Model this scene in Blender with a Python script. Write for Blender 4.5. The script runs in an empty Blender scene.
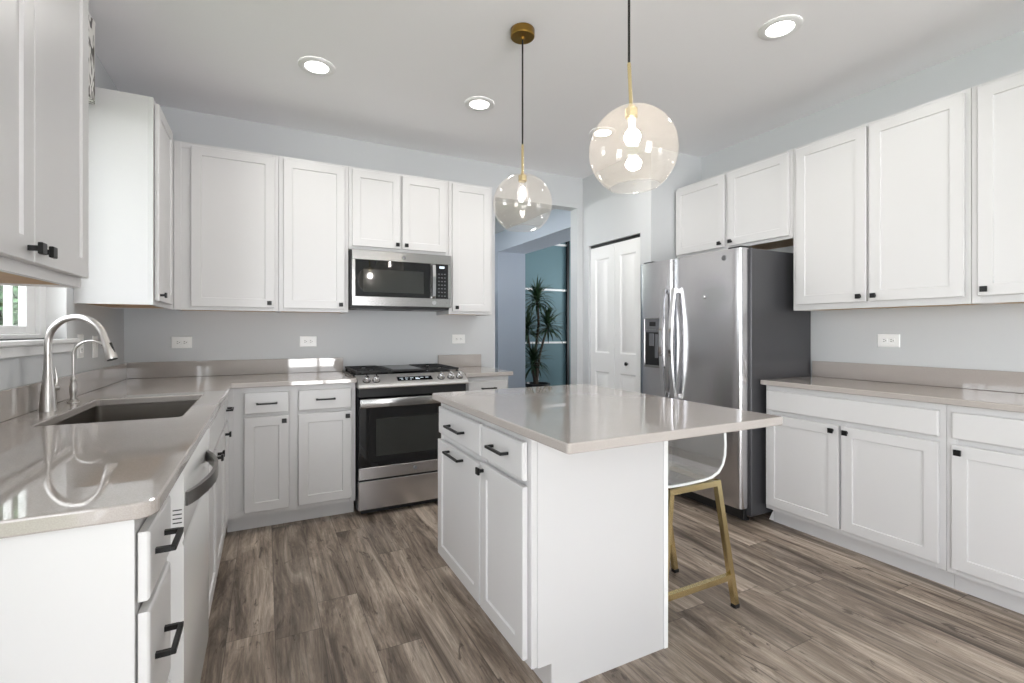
import bpy, bmesh, math, random
from mathutils import Vector, Matrix, Euler
random.seed(7)
PI = math.pi
SC = bpy.context.scene
COL = SC.collection

# ------------------------------------------------------------------ camera, world, exposure
cam_data = bpy.data.cameras.new('camera')
cam_data.sensor_width = 36.0
cam_data.lens = 483.15 / 1024 * 36.0
cam_data.shift_y = -10.5 / 1024
cam_data.clip_start = 0.02
cam = bpy.data.objects.new('camera', cam_data)
COL.objects.link(cam)
cam.location = (0, 0, 1.2245)
cam.rotation_euler = (PI / 2, 0, -0.4719)
SC.camera = cam

SKY = 12.8
world = bpy.data.worlds.new('sky')
SC.world = world
world.use_nodes = True
wn = world.node_tree
bg = wn.nodes['Background']
# bright hazy sky above, stronger glow added below the horizon to lift the ceiling
w_tc = wn.nodes.new('ShaderNodeTexCoord'); w_sep = wn.nodes.new('ShaderNodeSeparateXYZ'); w_ramp = wn.nodes.new('ShaderNodeValToRGB')
w_map = wn.nodes.new('ShaderNodeMapRange'); w_map.inputs[1].default_value = -1.0
wn.links.new(w_tc.outputs['Generated'], w_sep.inputs[0]); wn.links.new(w_sep.outputs[2], w_map.inputs[0])
wn.links.new(w_map.outputs[0], w_ramp.inputs[0]); wn.links.new(w_ramp.outputs[0], bg.inputs[0])
w_ramp.color_ramp.elements[0].position = 0.485; w_ramp.color_ramp.elements[0].color = (0.985, 0.99, 1.0, 1)
w_ramp.color_ramp.elements[1].position = 0.515; w_ramp.color_ramp.elements[1].color = (0.345, 0.355, 0.37, 1)
bg.inputs[1].default_value = SKY

SC.view_settings.view_transform = 'Standard'
SC.view_settings.look = 'None'
SC.view_settings.gamma = 1.0
SC.view_settings.use_curve_mapping = False
SC.view_settings.exposure = 0.66
SC.cycles.use_denoising = True
SC.cycles.max_bounces = 14
SC.cycles.diffuse_bounces = 9
SC.cycles.glossy_bounces = 4
SC.cycles.transmission_bounces = 8
SC.cycles.transparent_max_bounces = 12
SC.cycles.caustics_reflective = False
SC.cycles.caustics_refractive = False
SC.cycles.sample_clamp_indirect = 6.0

def portal(name, loc, rot, sx, sy):
    # light portal filling a wall opening: it only guides the sampling of the sky outside
    l = bpy.data.lights.new(name, 'AREA'); l.shape = 'RECTANGLE'; l.size = sx; l.size_y = sy
    l.cycles.is_portal = True
    o = bpy.data.objects.new(name, l); COL.objects.link(o)
    o.location = loc; o.rotation_euler = rot
    return o

# ------------------------------------------------------------------ dimensions
XL, YB, XR, H = -0.8175, 3.937, 3.37, 2.727      # left wall, back wall, right wall, ceiling
YR = -2.9                                        # wall behind the camera
CT, CU = 0.914, 0.884                            # worktop top and underside
UB, UT = 1.3575, 2.41                            # wall cabinets
XLU = XL + 0.31                                  # front plane of the left wall cabinets
YBU = YB - 0.31
XRU = XR - 0.31
XLF = -0.2135                                    # front planes of the base cabinets
YBF = 3.327
XRF = 2.84
PX, PY = 2.794, 2.985                            # pantry box
DX0, DX1, DZ = 1.8376, 2.731, 2.43               # doorway in the back wall

portal('portal_patio', (0.975, YR - 0.05, 1.1), (-PI / 2, 0, PI), 1.25, 2.2)
portal('portal_sink_window', (XL - 0.10, 2.465, 1.72), (0, -PI / 2, 0), 1.05, 0.93)
portal('portal_unseen_side_window', (XL - 0.10, -1.25, 1.19), (0, -PI / 2, 0), 2.22, 2.7)
portal('portal_added_room_opening', (7.05, 6.0, 1.25), (0, PI / 2, 0), 1.5, 1.6)  # unseen opening added to brighten the teal room
portal('portal_added_hall_opening', (0.95, 5.4, 2.12), (0, -PI / 2, 0), 0.85, 2.0)  # unseen high opening added to light the hall header

# ------------------------------------------------------------------ materials
def lin(c):
    return tuple((x / 12.92 if x <= 0.04045 else ((x + 0.055) / 1.055) ** 2.4) for x in c)
def rgb(r, g, b):
    return lin((r / 255, g / 255, b / 255)) + (1,)
def new_mat(name):
    m = bpy.data.materials.new(name); m.use_nodes = True
    nt = m.node_tree
    return m, nt, nt.nodes['Principled BSDF']
def N(nt, t, **kw):
    n = nt.nodes.new(t)
    for k, v in kw.items(): setattr(n, k, v)
    return n
def plain(name, col, rough=0.5, metal=0.0, var=0.03, scale=6.0, spec=0.5, coat=0.0):
    """Principled with a faint procedural tone variation."""
    m, nt, p = new_mat(name)
    tc = N(nt, 'ShaderNodeTexCoord'); no = N(nt, 'ShaderNodeTexNoise')
    no.inputs['Scale'].default_value = scale; no.inputs['Detail'].default_value = 3
    nt.links.new(tc.outputs['Object'], no.inputs['Vector'])
    mx = N(nt, 'ShaderNodeMix', data_type='RGBA')
    c = Vector(col[:3])
    mx.inputs[6].default_value = tuple(c * (1 - var)) + (1,)
    mx.inputs[7].default_value = tuple(min(1, x) for x in c * (1 + var)) + (1,)
    nt.links.new(no.outputs['Fac'], mx.inputs[0])
    nt.links.new(mx.outputs[2], p.inputs['Base Color'])
    p.inputs['Roughness'].default_value = rough; p.inputs['Metallic'].default_value = metal
    p.inputs['Specular IOR Level'].default_value = spec; p.inputs['Coat Weight'].default_value = coat
    return m
def emis(name, col, strength):
    m, nt, p = new_mat(name)
    p.inputs['Base Color'].default_value = col
    p.inputs['Emission Color'].default_value = col
    p.inputs['Emission Strength'].default_value = strength
    return m
def brushed(name, col, rough, axis_scale):
    m, nt, p = new_mat(name)
    tc = N(nt, 'ShaderNodeTexCoord'); mp = N(nt, 'ShaderNodeMapping'); no = N(nt, 'ShaderNodeTexNoise')
    mp.inputs['Scale'].default_value = axis_scale
    no.inputs['Scale'].default_value = 1.0; no.inputs['Detail'].default_value = 4
    nt.links.new(tc.outputs['Object'], mp.inputs['Vector']); nt.links.new(mp.outputs['Vector'], no.inputs['Vector'])
    mr = N(nt, 'ShaderNodeMapRange'); mr.inputs[3].default_value = rough - 0.012; mr.inputs[4].default_value = rough + 0.012
    nt.links.new(no.outputs['Fac'], mr.inputs[0]); nt.links.new(mr.outputs[0], p.inputs['Roughness'])
    mx = N(nt, 'ShaderNodeMix', data_type='RGBA'); c = Vector(col[:3])
    mx.inputs[6].default_value = tuple(c * 0.98) + (1,); mx.inputs[7].default_value = tuple(c * 1.02) + (1,)
    nt.links.new(no.outputs['Fac'], mx.inputs[0]); nt.links.new(mx.outputs[2], p.inputs['Base Color'])
    p.inputs['Metallic'].default_value = 1.0
    return m

def floor_mat():
    m, nt, p = new_mat('wood_plank_floor')
    L = nt.links.new
    def math_(op, a, b=None):
        n = N(nt, 'ShaderNodeMath', operation=op)
        for i, v in ((0, a), (1, b)):
            if v is None: continue
            if isinstance(v, (int, float)): n.inputs[i].default_value = v
            else: L(v, n.inputs[i])
        return n.outputs[0]
    tc = N(nt, 'ShaderNodeTexCoord'); sp = N(nt, 'ShaderNodeSeparateXYZ')
    L(tc.outputs['Object'], sp.inputs[0])
    W, LEN = 0.173, 1.22
    xr = math_('DIVIDE', math_('SUBTRACT', sp.outputs[0], 0.035), W)
    row = math_('FLOOR', xr); fx = math_('FRACT', xr)
    wn = N(nt, 'ShaderNodeTexWhiteNoise', noise_dimensions='1D'); L(row, wn.inputs['W'])
    yo = math_('ADD', math_('DIVIDE', sp.outputs[1], LEN), math_('MULTIPLY', wn.outputs['Value'], 7.3))
    colm = math_('FLOOR', yo); fy = math_('FRACT', yo)
    cv = N(nt, 'ShaderNodeCombineXYZ'); L(row, cv.inputs[0]); L(colm, cv.inputs[1])
    pn = N(nt, 'ShaderNodeTexWhiteNoise', noise_dimensions='2D'); L(cv.outputs[0], pn.inputs['Vector'])
    # grain coordinates, shifted plank by plank
    gv = N(nt, 'ShaderNodeCombineXYZ')
    L(sp.outputs[0], gv.inputs[0]); L(sp.outputs[1], gv.inputs[1]); L(math_('MULTIPLY', pn.outputs['Value'], 37.0), gv.inputs[2])
    def noise(scale_xyz, detail, rough=0.55, dist=0.0):
        mp = N(nt, 'ShaderNodeMapping'); mp.inputs['Scale'].default_value = scale_xyz
        L(gv.outputs[0], mp.inputs['Vector'])
        n = N(nt, 'ShaderNodeTexNoise'); n.inputs['Scale'].default_value = 1; n.inputs['Detail'].default_value = detail
        n.inputs['Roughness'].default_value = rough; n.inputs['Distortion'].default_value = dist
        L(mp.outputs['Vector'], n.inputs['Vector'])
        return n.outputs['Fac']
    broad = noise((9, 1.1, 1), 8, 0.7, 1.1)
    fine = noise((64, 2.6, 1), 10, 0.8, 0.6)
    knots = noise((8.5, 2.2, 1), 6, 0.68, 3.0)
    r1 = N(nt, 'ShaderNodeValToRGB')
    e = r1.color_ramp.elements
    e[0].position = 0.36; e[0].color = rgb(90, 78, 69)
    e[1].position = 0.66; e[1].color = rgb(186, 172, 158)
    k = e.new(0.5); k.color = rgb(142, 128, 115)
    L(broad, r1.inputs[0])
    # plank to plank tone
    tone = N(nt, 'ShaderNodeMapRange'); tone.inputs[3].default_value = 0.80; tone.inputs[4].default_value = 1.20
    L(pn.outputs['Value'], tone.inputs[0])
    m1 = N(nt, 'ShaderNodeMix', data_type='RGBA', blend_type='MULTIPLY'); m1.inputs[0].default_value = 1
    L(r1.outputs[0], m1.inputs[6]); L(tone.outputs[0], m1.inputs[7])
    fr = N(nt, 'ShaderNodeMapRange'); fr.inputs[1].default_value = 0.38; fr.inputs[2].default_value = 0.62
    fr.inputs[3].default_value = 0.64; fr.inputs[4].default_value = 1.28
    L(fine, fr.inputs[0])
    m2 = N(nt, 'ShaderNodeMix', data_type='RGBA', blend_type='MULTIPLY'); m2.inputs[0].default_value = 1
    L(m1.outputs[2], m2.inputs[6]); L(fr.outputs[0], m2.inputs[7])
    kr = N(nt, 'ShaderNodeMapRange'); kr.inputs[1].default_value = 0.60; kr.inputs[2].default_value = 0.66
    kr.inputs[3].default_value = 0.0; kr.inputs[4].default_value = 0.78
    L(knots, kr.inputs[0])
    m3 = N(nt, 'ShaderNodeMix', data_type='RGBA'); m3.inputs[7].default_value = rgb(66, 54, 47)
    L(kr.outputs[0], m3.inputs[0]); L(m2.outputs[2], m3.inputs[6])
    # seams
    ex = math_('LESS_THAN', math_('MINIMUM', fx, math_('SUBTRACT', 1.0, fx)), 0.010)
    ey = math_('LESS_THAN', math_('MINIMUM', fy, math_('SUBTRACT', 1.0, fy)), 0.0013)
    seam = math_('MULTIPLY', math_('MAXIMUM', ex, ey), 0.55)
    m4 = N(nt, 'ShaderNodeMix', data_type='RGBA'); m4.inputs[7].default_value = rgb(52, 44, 39)
    L(seam, m4.inputs[0]); L(m3.outputs[2], m4.inputs[6])
    L(m4.outputs[2], p.inputs['Base Color'])
    rr = N(nt, 'ShaderNodeMapRange'); rr.inputs[3].default_value = 0.36; rr.inputs[4].default_value = 0.52
    L(fine, rr.inputs[0]); L(rr.outputs[0], p.inputs['Roughness'])
    bp = N(nt, 'ShaderNodeBump'); bp.inputs['Strength'].default_value = 0.12; bp.inputs['Distance'].default_value = 0.002
    L(math_('SUBTRACT', fine, seam), bp.inputs['Height']); L(bp.outputs[0], p.inputs['Normal'])
    return m

def quartz_mat():
    m, nt, p = new_mat('greige_quartz')
    tc = N(nt, 'ShaderNodeTexCoord'); L = nt.links.new
    n1 = N(nt, 'ShaderNodeTexNoise'); n1.inputs['Scale'].default_value = 420; n1.inputs['Detail'].default_value = 2
    n2 = N(nt, 'ShaderNodeTexNoise'); n2.inputs['Scale'].default_value = 9; n2.inputs['Detail'].default_value = 4
    for n in (n1, n2): L(tc.outputs['Object'], n.inputs['Vector'])
    r = N(nt, 'ShaderNodeValToRGB'); e = r.color_ramp.elements
    e[0].position = 0.32; e[0].color = rgb(168, 161, 156); e[1].position = 0.66; e[1].color = rgb(178, 171, 166)
    L(n1.outputs['Fac'], r.inputs[0])
    mx = N(nt, 'ShaderNodeMix', data_type='RGBA', blend_type='MULTIPLY'); mx.inputs[0].default_value = 1
    mr = N(nt, 'ShaderNodeMapRange'); mr.inputs[3].default_value = 0.95; mr.inputs[4].default_value = 1.04
    L(n2.outputs['Fac'], mr.inputs[0]); L(r.outputs[0], mx.inputs[6]); L(mr.outputs[0], mx.inputs[7])
    L(mx.outputs[2], p.inputs['Base Color'])
    p.inputs['Roughness'].default_value = 0.035; p.inputs['Specular IOR Level'].default_value = 0.6
    p.inputs['Coat Weight'].default_value = 0.15; p.inputs['Coat Roughness'].default_value = 0.03
    return m

def clear_mat(name, tint, refl_rough=0.02, haze=0.0, haze_col=(1, 1, 1, 1), edge=0.5, boost=0.03):
    """Thin clear sheet: transparent + fresnel gloss, optionally a little milky."""
    m, nt, p = new_mat(name); L = nt.links.new
    nt.nodes.remove(p)
    out = nt.nodes['Material Output']
    tr = N(nt, 'ShaderNodeBsdfTransparent'); tr.inputs[0].default_value = tint
    gl = N(nt, 'ShaderNodeBsdfGlossy'); gl.inputs['Roughness'].default_value = refl_rough; gl.inputs[0].default_value = (1, 1, 1, 1)
    lw = N(nt, 'ShaderNodeLayerWeight'); lw.inputs['Blend'].default_value = 0.5
    pw = N(nt, 'ShaderNodeMath', operation='POWER'); pw.inputs[1].default_value = 4.0
    L(lw.outputs['Facing'], pw.inputs[0])
    add = N(nt, 'ShaderNodeMath', operation='MULTIPLY_ADD'); add.use_clamp = True
    add.inputs[1].default_value = edge; add.inputs[2].default_value = boost
    L(pw.outputs[0], add.inputs[0])
    mx = N(nt, 'ShaderNodeMixShader')
    L(add.outputs[0], mx.inputs[0])
    if haze > 0:
        df = N(nt, 'ShaderNodeBsdfTranslucent'); df.inputs[0].default_value = haze_col
        d2 = N(nt, 'ShaderNodeBsdfDiffuse'); d2.inputs[0].default_value = haze_col
        m0 = N(nt, 'ShaderNodeMixShader'); m0.inputs[0].default_value = 0.5
        L(df.outputs[0], m0.inputs[1]); L(d2.outputs[0], m0.inputs[2])
        m1 = N(nt, 'ShaderNodeMixShader'); m1.inputs[0].default_value = haze
        L(tr.outputs[0], m1.inputs[1]); L(m0.outputs[0], m1.inputs[2])
        L(m1.outputs[0], mx.inputs[1])
    else:
        L(tr.outputs[0], mx.inputs[1])
    L(gl.outputs[0], mx.inputs[2])
    L(mx.outputs[0], out.inputs['Surface'])
    return m

def fabric_mat():
    m, nt, p = new_mat('patterned_fabric'); L = nt.links.new
    tc = N(nt, 'ShaderNodeTexCoord'); mp = N(nt, 'ShaderNodeMapping'); mp.inputs['Scale'].default_value = (18, 18, 4)
    L(tc.outputs['Object'], mp.inputs['Vector'])
    n = N(nt, 'ShaderNodeTexNoise'); n.inputs['Scale'].default_value = 1.6; n.inputs['Detail'].default_value = 1; n.inputs['Distortion'].default_value = 2.5
    L(mp.outputs[0], n.inputs['Vector'])
    r = N(nt, 'ShaderNodeValToRGB'); r.color_ramp.interpolation = 'EASE'; e = r.color_ramp.elements
    e[0].position = 0.44; e[0].color = rgb(104, 100, 99); e[1].position = 0.53; e[1].color = rgb(232, 230, 227)
    L(n.outputs['Fac'], r.inputs[0]); L(r.outputs[0], p.inputs['Base Color']); p.inputs['Roughness'].default_value = 0.9
    return m

M = {}
M['paint'] = plain('white_cabinet_paint', rgb(207, 206, 206), 0.34, var=0.008)
M['wall'] = plain('pale_grey_wall_paint', rgb(202, 204, 206), 0.6, var=0.012, scale=2)
M['ceil'] = plain('ceiling_paint', rgb(243, 242, 244), 0.8, var=0.01, scale=2)
M['trim'] = plain('white_trim_paint', rgb(236, 236, 236), 0.35, var=0.008)
M['hall'] = plain('blue_lit_grey_wall_paint', rgb(180, 188, 201), 0.6, var=0.012, scale=2)  # grey wall paint with the hall's blue daylight cast mixed into its colour
M['teal'] = plain('slate_teal_wall_paint', rgb(98, 126, 134), 0.7, var=0.03, scale=2)
M['floor'] = floor_mat()
M['quartz'] = quartz_mat()
M['wood'] = plain('raw_birch_underside', rgb(200, 168, 132), 0.6, var=0.12, scale=14)
M['black'] = plain('black_hardware_metal', rgb(24, 24, 25), 0.38, 0.4, var=0.05)
M['steel'] = brushed('brushed_stainless_steel', rgb(204, 203, 205), 0.25, (0.5, 0.5, 7))
M['steel_soft'] = brushed('satin_stainless_panel', rgb(206, 205, 204), 0.42, (60, 2, 2))
M['steel_h'] = brushed('stainless_steel_trim', rgb(168, 167, 166), 0.22, (2, 2, 60))
M['nickel'] = brushed('brushed_nickel', rgb(196, 192, 188), 0.33, (60, 60, 4))
M['sink'] = brushed('satin_sink_steel', rgb(128, 122, 116), 0.36, (40, 3, 3))
M['chrome'] = plain('polished_chrome', rgb(220, 220, 222), 0.08, 1.0, var=0.01)
M['fridge_side'] = plain('dark_grey_textured_steel', rgb(74, 74, 77), 0.36, 0.25, var=0.05, scale=300)
M['dark'] = plain('matte_black_plastic', rgb(20, 20, 21), 0.5, var=0.08)
M['iron'] = plain('cast_iron', rgb(26, 26, 27), 0.55, 0.1, var=0.15, scale=60)
M['blackglass'] = plain('black_glass', rgb(17, 18, 20), 0.03, var=0.02, spec=0.7)
M['ovenwin'] = plain('tinted_oven_window', rgb(44, 46, 44), 0.05, var=0.1, spec=0.8)
M['greyplastic'] = plain('grey_plastic', rgb(96, 98, 102), 0.35, var=0.03)
M['dwhandle'] = brushed('graphite_handle', rgb(138, 136, 134), 0.28, (4, 4, 120))
M['dwwhite'] = plain('glossy_white_enamel', rgb(228, 228, 227), 0.14, var=0.005)
M['gold'] = brushed('brushed_brass', rgb(234, 216, 166), 0.26, (8, 8, 60))
M['golddark'] = brushed('aged_brass', rgb(160, 126, 62), 0.3, (20, 20, 20))
M['cord'] = plain('black_fabric_cord', rgb(26, 24, 22), 0.8)
M['outlet'] = plain('white_outlet_plastic', rgb(244, 244, 243), 0.3, var=0.004)
M['slot'] = plain('outlet_slot_dark', rgb(50, 48, 46), 0.6)
M['led'] = emis('recessed_lamp_lens', (1, 0.97, 0.92, 1), 9.0)
M['bulb'] = emis('lit_bulb_glass', (1, 0.95, 0.90, 1), 75.0)
M['bulbdim'] = emis('lit_filament', (1, 0.95, 0.90, 1), 60.0)
M['display'] = emis('appliance_display', (0.75, 0.85, 0.95, 1), 0.22)
M['globe'] = clear_mat('champagne_globe_glass', (0.985, 0.965, 0.945, 1), 0.02, 0.085, rgb(246, 236, 222), 0.42, 0.05)
M['clearbulb'] = clear_mat('clear_bulb_glass', (0.95, 0.95, 0.95, 1), 0.02, 0.05)
M['pane'] = clear_mat('window_glass', (0.97, 0.98, 0.98, 1), 0.0)
M['acrylic'] = clear_mat('clear_acrylic', (0.93, 0.935, 0.93, 1), 0.03, 0.19, (1, 1, 1, 1), 0.75, 0.20)
M['acrylic_edge'] = plain('bright_acrylic_edge', rgb(236, 238, 238), 0.15)
M['fabric'] = fabric_mat()
M['leaf'] = plain('dark_green_leaf', rgb(44, 66, 42), 0.45, var=0.35, scale=8)
M['cane'] = plain('brown_cane_bark', rgb(74, 62, 52), 0.8, var=0.2, scale=40)
M['soil'] = plain('dark_potting_soil', rgb(40, 32, 27), 0.95, var=0.3, scale=60)
M['pot'] = plain('dark_ceramic_pot', rgb(38, 38, 42), 0.3)
M['hedge'] = plain('bright_garden_foliage', rgb(58, 92, 54), 0.6, var=0.45, scale=5)
M['bark'] = plain('garden_tree_bark', rgb(92, 74, 58), 0.9, var=0.3, scale=30)
M['lawn'] = plain('lawn_grass', rgb(84, 108, 58), 0.9, var=0.3, scale=8)

# ------------------------------------------------------------------ mesh helpers
def bx(bm, x0, x1, y0, y1, z0, z1, bev=0.0, seg=1):
    if x1 < x0: x0, x1 = x1, x0
    if y1 < y0: y0, y1 = y1, y0
    if z1 < z0: z0, z1 = z1, z0
    v = [bm.verts.new(p) for p in ((x0,y0,z0),(x1,y0,z0),(x1,y1,z0),(x0,y1,z0),(x0,y0,z1),(x1,y0,z1),(x1,y1,z1),(x0,y1,z1))]
    fs = [bm.faces.new([v[i] for i in q]) for q in ((3,2,1,0),(4,5,6,7),(0,1,5,4),(1,2,6,5),(2,3,7,6),(3,0,4,7))]
    if bev > 0:
        es = list({e for f in fs for e in f.edges})
        bmesh.ops.bevel(bm, geom=es, offset=bev, segments=seg, profile=0.5, affect='EDGES')
def rings_close(bm, rings, cap0=True, cap1=True):
    vs = [[bm.verts.new(p) for p in r] for r in rings]
    n = len(vs[0])
    for a, b in zip(vs, vs[1:]):
        for i in range(n):
            bm.faces.new((a[i], a[(i+1) % n], b[(i+1) % n], b[i]))
    if cap0: bm.faces.new(list(reversed(vs[0])))
    if cap1: bm.faces.new(vs[-1])
def loft(bm, x0, x1, z0, z1, prof):
    """Panel in the local XZ plane; prof = (inset, y) steps from the back outline to the centre field."""
    rings_close(bm, [[(x0+i, y, z0+i), (x1-i, y, z0+i), (x1-i, y, z1-i), (x0+i, y, z1-i)] for i, y in prof])
def lathe(bm, prof, seg=24, c=(0,0,0), cap0=True, cap1=True):
    rings_close(bm, [[(c[0]+r*math.cos(2*PI*k/seg), c[1]+r*math.sin(2*PI*k/seg), c[2]+z) for k in range(seg)] for r, z in prof], cap0, cap1)
def tube(bm, pts, rad, seg=10):
    pts = [Vector(p) for p in pts]; n = len(pts)
    rads = rad if isinstance(rad, (list, tuple)) else [rad]*n
    t0 = (pts[1]-pts[0]).normalized()
    up = Vector((0,0,1)) if abs(t0.z) < 0.9 else Vector((1,0,0))
    u = t0.cross(up).normalized(); rings = []
    for i, p in enumerate(pts):
        t = (pts[min(i+1,n-1)] - pts[max(i-1,0)]).normalized()
        u = (u - t*u.dot(t)).normalized(); w = t.cross(u)
        rings.append([p + (u*math.cos(2*PI*k/seg) + w*math.sin(2*PI*k/seg))*rads[i] for k in range(seg)])
    rings_close(bm, rings)
def bar(bm, a, b, w, h, up=(0,0,1)):
    """Rectangular bar from a to b, w across and h along 'up'."""
    a, b = Vector(a), Vector(b); t = (b-a).normalized()
    s = t.cross(Vector(up)).normalized(); n = s.cross(t)
    rings_close(bm, [[p + s*sx*w/2 + n*sn*h/2 for sx, sn in ((-1,-1),(1,-1),(1,1),(-1,1))] for p in (a, b)])
def strip(bm, pts, w, th, wdir=(0,0,1)):
    """Ribbon of thickness th and width w (along wdir) through pts."""
    pts = [Vector(p) for p in pts]; wd = Vector(wdir); rings = []
    for i, p in enumerate(pts):
        t = (pts[min(i+1,len(pts)-1)] - pts[max(i-1,0)]).normalized(); n = t.cross(wd).normalized()
        rings.append([p + wd*sw*w/2 + n*sn*th/2 for sw, sn in ((-1,-1),(1,-1),(1,1),(-1,1))])
    rings_close(bm, rings)
def prism(bm, poly, z0, z1, bev=0.0, holes=()):
    """Extruded outline (XY) with holes and eased edges."""
    edges = []
    for lp in (poly,) + tuple(holes):
        vs = [bm.verts.new((x, y, z0)) for x, y in lp]
        edges += [bm.edges.new((vs[i], vs[(i+1) % len(vs)])) for i in range(len(vs))]
    r = bmesh.ops.triangle_fill(bm, edges=edges, use_beauty=True, use_dissolve=False)
    fs = [g for g in r['geom'] if isinstance(g, bmesh.types.BMFace)]
    ex = bmesh.ops.extrude_face_region(bm, geom=fs)
    nv = [g for g in ex['geom'] if isinstance(g, bmesh.types.BMVert)]
    bmesh.ops.translate(bm, verts=nv, vec=(0, 0, z1 - z0))
    bmesh.ops.recalc_face_normals(bm, faces=bm.faces)
    if bev > 0:
        es = [e for e in bm.edges if len(e.link_faces) == 2 and e.calc_face_angle(0) > 1.0 and abs(e.verts[0].co.z - e.verts[1].co.z) < 1e-6]
        bmesh.ops.bevel(bm, geom=es, offset=bev, segments=2, profile=0.5, affect='EDGES')
def round_poly(pts, rads, n=6):
    out = []; m = len(pts)
    for i in range(m):
        p = Vector(pts[i]); r = rads[i]
        if r <= 0: out.append(tuple(p)); continue
        a = (Vector(pts[i-1]) - p).normalized(); b = (Vector(pts[(i+1) % m]) - p).normalized()
        p0 = p + a*r; p1 = p + b*r; c = p + a*r + b*r
        for k in range(n+1):
            th = PI/2*k/n
            out.append(tuple(c - b*r*math.cos(th) - a*r*math.sin(th)))
    return out

SMOOTH = 0.6
def obj(name, bm, mat, parent=None, smooth=True):
    bmesh.ops.recalc_face_normals(bm, faces=bm.faces)
    me = bpy.data.meshes.new(name); bm.to_mesh(me); bm.free()
    me.materials.append(M[mat] if isinstance(mat, str) else mat)
    if smooth:
        for p in me.polygons: p.use_smooth = True
        me.set_sharp_from_angle(angle=SMOOTH)
    o = bpy.data.objects.new(name, me); COL.objects.link(o)
    if parent: o.parent = parent
    return o
def wobj(name, bm, mat, parent, smooth=True):
    """Part modelled in world coordinates, stored in the local frame of its thing."""
    root = parent
    while root.parent: root = root.parent
    mw = Matrix.Translation(root.location) @ root.rotation_euler.to_matrix().to_4x4()
    bmesh.ops.transform(bm, matrix=mw.inverted(), verts=bm.verts)
    return obj(name, bm, mat, parent, smooth)
def tag(o, label, cat, group=None, kind=None):
    o['label'] = label; o['category'] = cat
    if group: o['group'] = group
    if kind: o['kind'] = kind
    return o
def thing(name, label, cat, loc=(0,0,0), rz=0.0, group=None):
    o = bpy.data.objects.new(name, None); COL.objects.link(o); o.empty_display_size = 0.1
    o.location = loc; o.rotation_euler = (0, 0, rz)
    return tag(o, label, cat, group)
def struct(name, bm, mat, label=None, parent=None, smooth=False):
    o = obj(name, bm, mat, parent, smooth)
    if parent is None:
        o['kind'] = 'structure'
        if label: o['label'] = label
    return o
B = bmesh.new
def BX(*a, **k):
    bm = B(); bx(bm, *a, **k); return bm
def mesh_of(fn):
    bm = B(); fn(bm); return bm

# ------------------------------------------------------------------ the room
T = 0.12
struct('floor', BX(XL-T, 7.2, YR-T, 7.8, -0.06, 0), 'floor', 'grey-brown wood plank floor')
HH = 3.4
bm = B(); bx(bm, XL-T, XR+T, YR-T, YB+T, H, H+0.1); bx(bm, XL-T, 3.655, YB+T, 7.8, H, H+0.1); bx(bm, 3.655, 7.2, YB+T, 7.8, HH, HH+0.1); bx(bm, 3.56, 3.655, YB+T, 7.8, H+0.1, HH)
struct('ceiling', bm, 'ceil', 'smooth off-white ceiling')
WY0, WY1, WZ0, WZ1 = 1.99, 2.932, 1.19, 2.30     # window over the sink
SY0, SY1, SZ0, SZ1 = -2.6, 0.1, 0.08, 2.3        # unseen side window behind the camera, enlarged to brighten the right cabinets
bm = B()
bx(bm, XL-T, XL, YR, SY0, 0, H); bx(bm, XL-T, XL, SY0, SY1, 0, SZ0); bx(bm, XL-T, XL, SY0, SY1, SZ1, H)
bx(bm, XL-T, XL, SY1, WY0, 0, H); bx(bm, XL-T, XL, WY0, WY1, 0, WZ0); bx(bm, XL-T, XL, WY0, WY1, WZ1, H)
bx(bm, XL-T, XL, WY1, YB+T, 0, H)
struct('wall_left', bm, 'wall')
bm = B()
bx(bm, XL, DX0, YB, YB+T, 0, H); bx(bm, DX0, DX1, YB, YB+T, DZ, H); bx(bm, DX1, XR+T, YB, YB+T, 0, H)
struct('wall_back', bm, 'wall')
struct('wall_right', BX(XR, XR+T, YR, YB, 0, H), 'wall')
# pantry box: side wall with the bifold opening, and its front
PD0, PD1, PDZ = 3.113, 3.838, 2.047
bm = B()
bx(bm, PX, PX+0.1, PY, PD0, 0, H); bx(bm, PX, PX+0.1, PD1, YB, 0, H); bx(bm, PX, PX+0.1, PD0, PD1, PDZ, H)
bx(bm, PX+0.1, XR, PY, PY+0.1, 0, H)
struct('wall_pantry', bm, 'wall')
# wall behind the camera with a sliding patio door opening
QX0, QX1, QZ = 0.35, 1.60, 2.2
bm = B()
bx(bm, XL-T, QX0, YR-T, YR, 0, H); bx(bm, QX1, XR+T, YR-T, YR, 0, H); bx(bm, QX0, QX1, YR-T, YR, QZ, H)
struct('wall_rear', bm, 'wall')
def frame_bars(bm, axis, a0, a1, z0, z1, p0, p1, w, mull=(), rails=(), wz=None, wm=None):
    """Window frame in the plane across 'axis'; a = running coordinate, p = depth range."""
    def put(s0, s1, t0, t1):
        if axis == 'x': bx(bm, p0, p1, s0, s1, t0, t1, 0.003)
        else: bx(bm, s0, s1, p0, p1, t0, t1, 0.003)
    wz = wz or w; wm = wm or w*0.7
    put(a0, a0+w, z0, z1); put(a1-w, a1, z0, z1); put(a0+w, a1-w, z0, z0+wz); put(a0+w, a1-w, z1-wz, z1)
    for m_ in mull: put(m_-wm/2, m_+wm/2, z0+wz, z1-wz)
    for r_ in rails: put(a0+w, a1-w, r_-w*0.35, r_+w*0.35)
bm = B(); frame_bars(bm, 'y', QX0, QX1, 0.0, QZ, YR-0.09, YR-0.03, 0.07, mull=(0.975,), rails=())
struct('door_2', bm, 'trim', 'white framed sliding patio door')
bm = B(); frame_bars(bm, 'x', SY0, SY1, SZ0, SZ1, XL-0.09, XL-0.03, 0.06, mull=(-1.25,))
struct('unseen_window_2', bm, 'trim', 'unseen white framed side window, enlarged to light the room')

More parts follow.
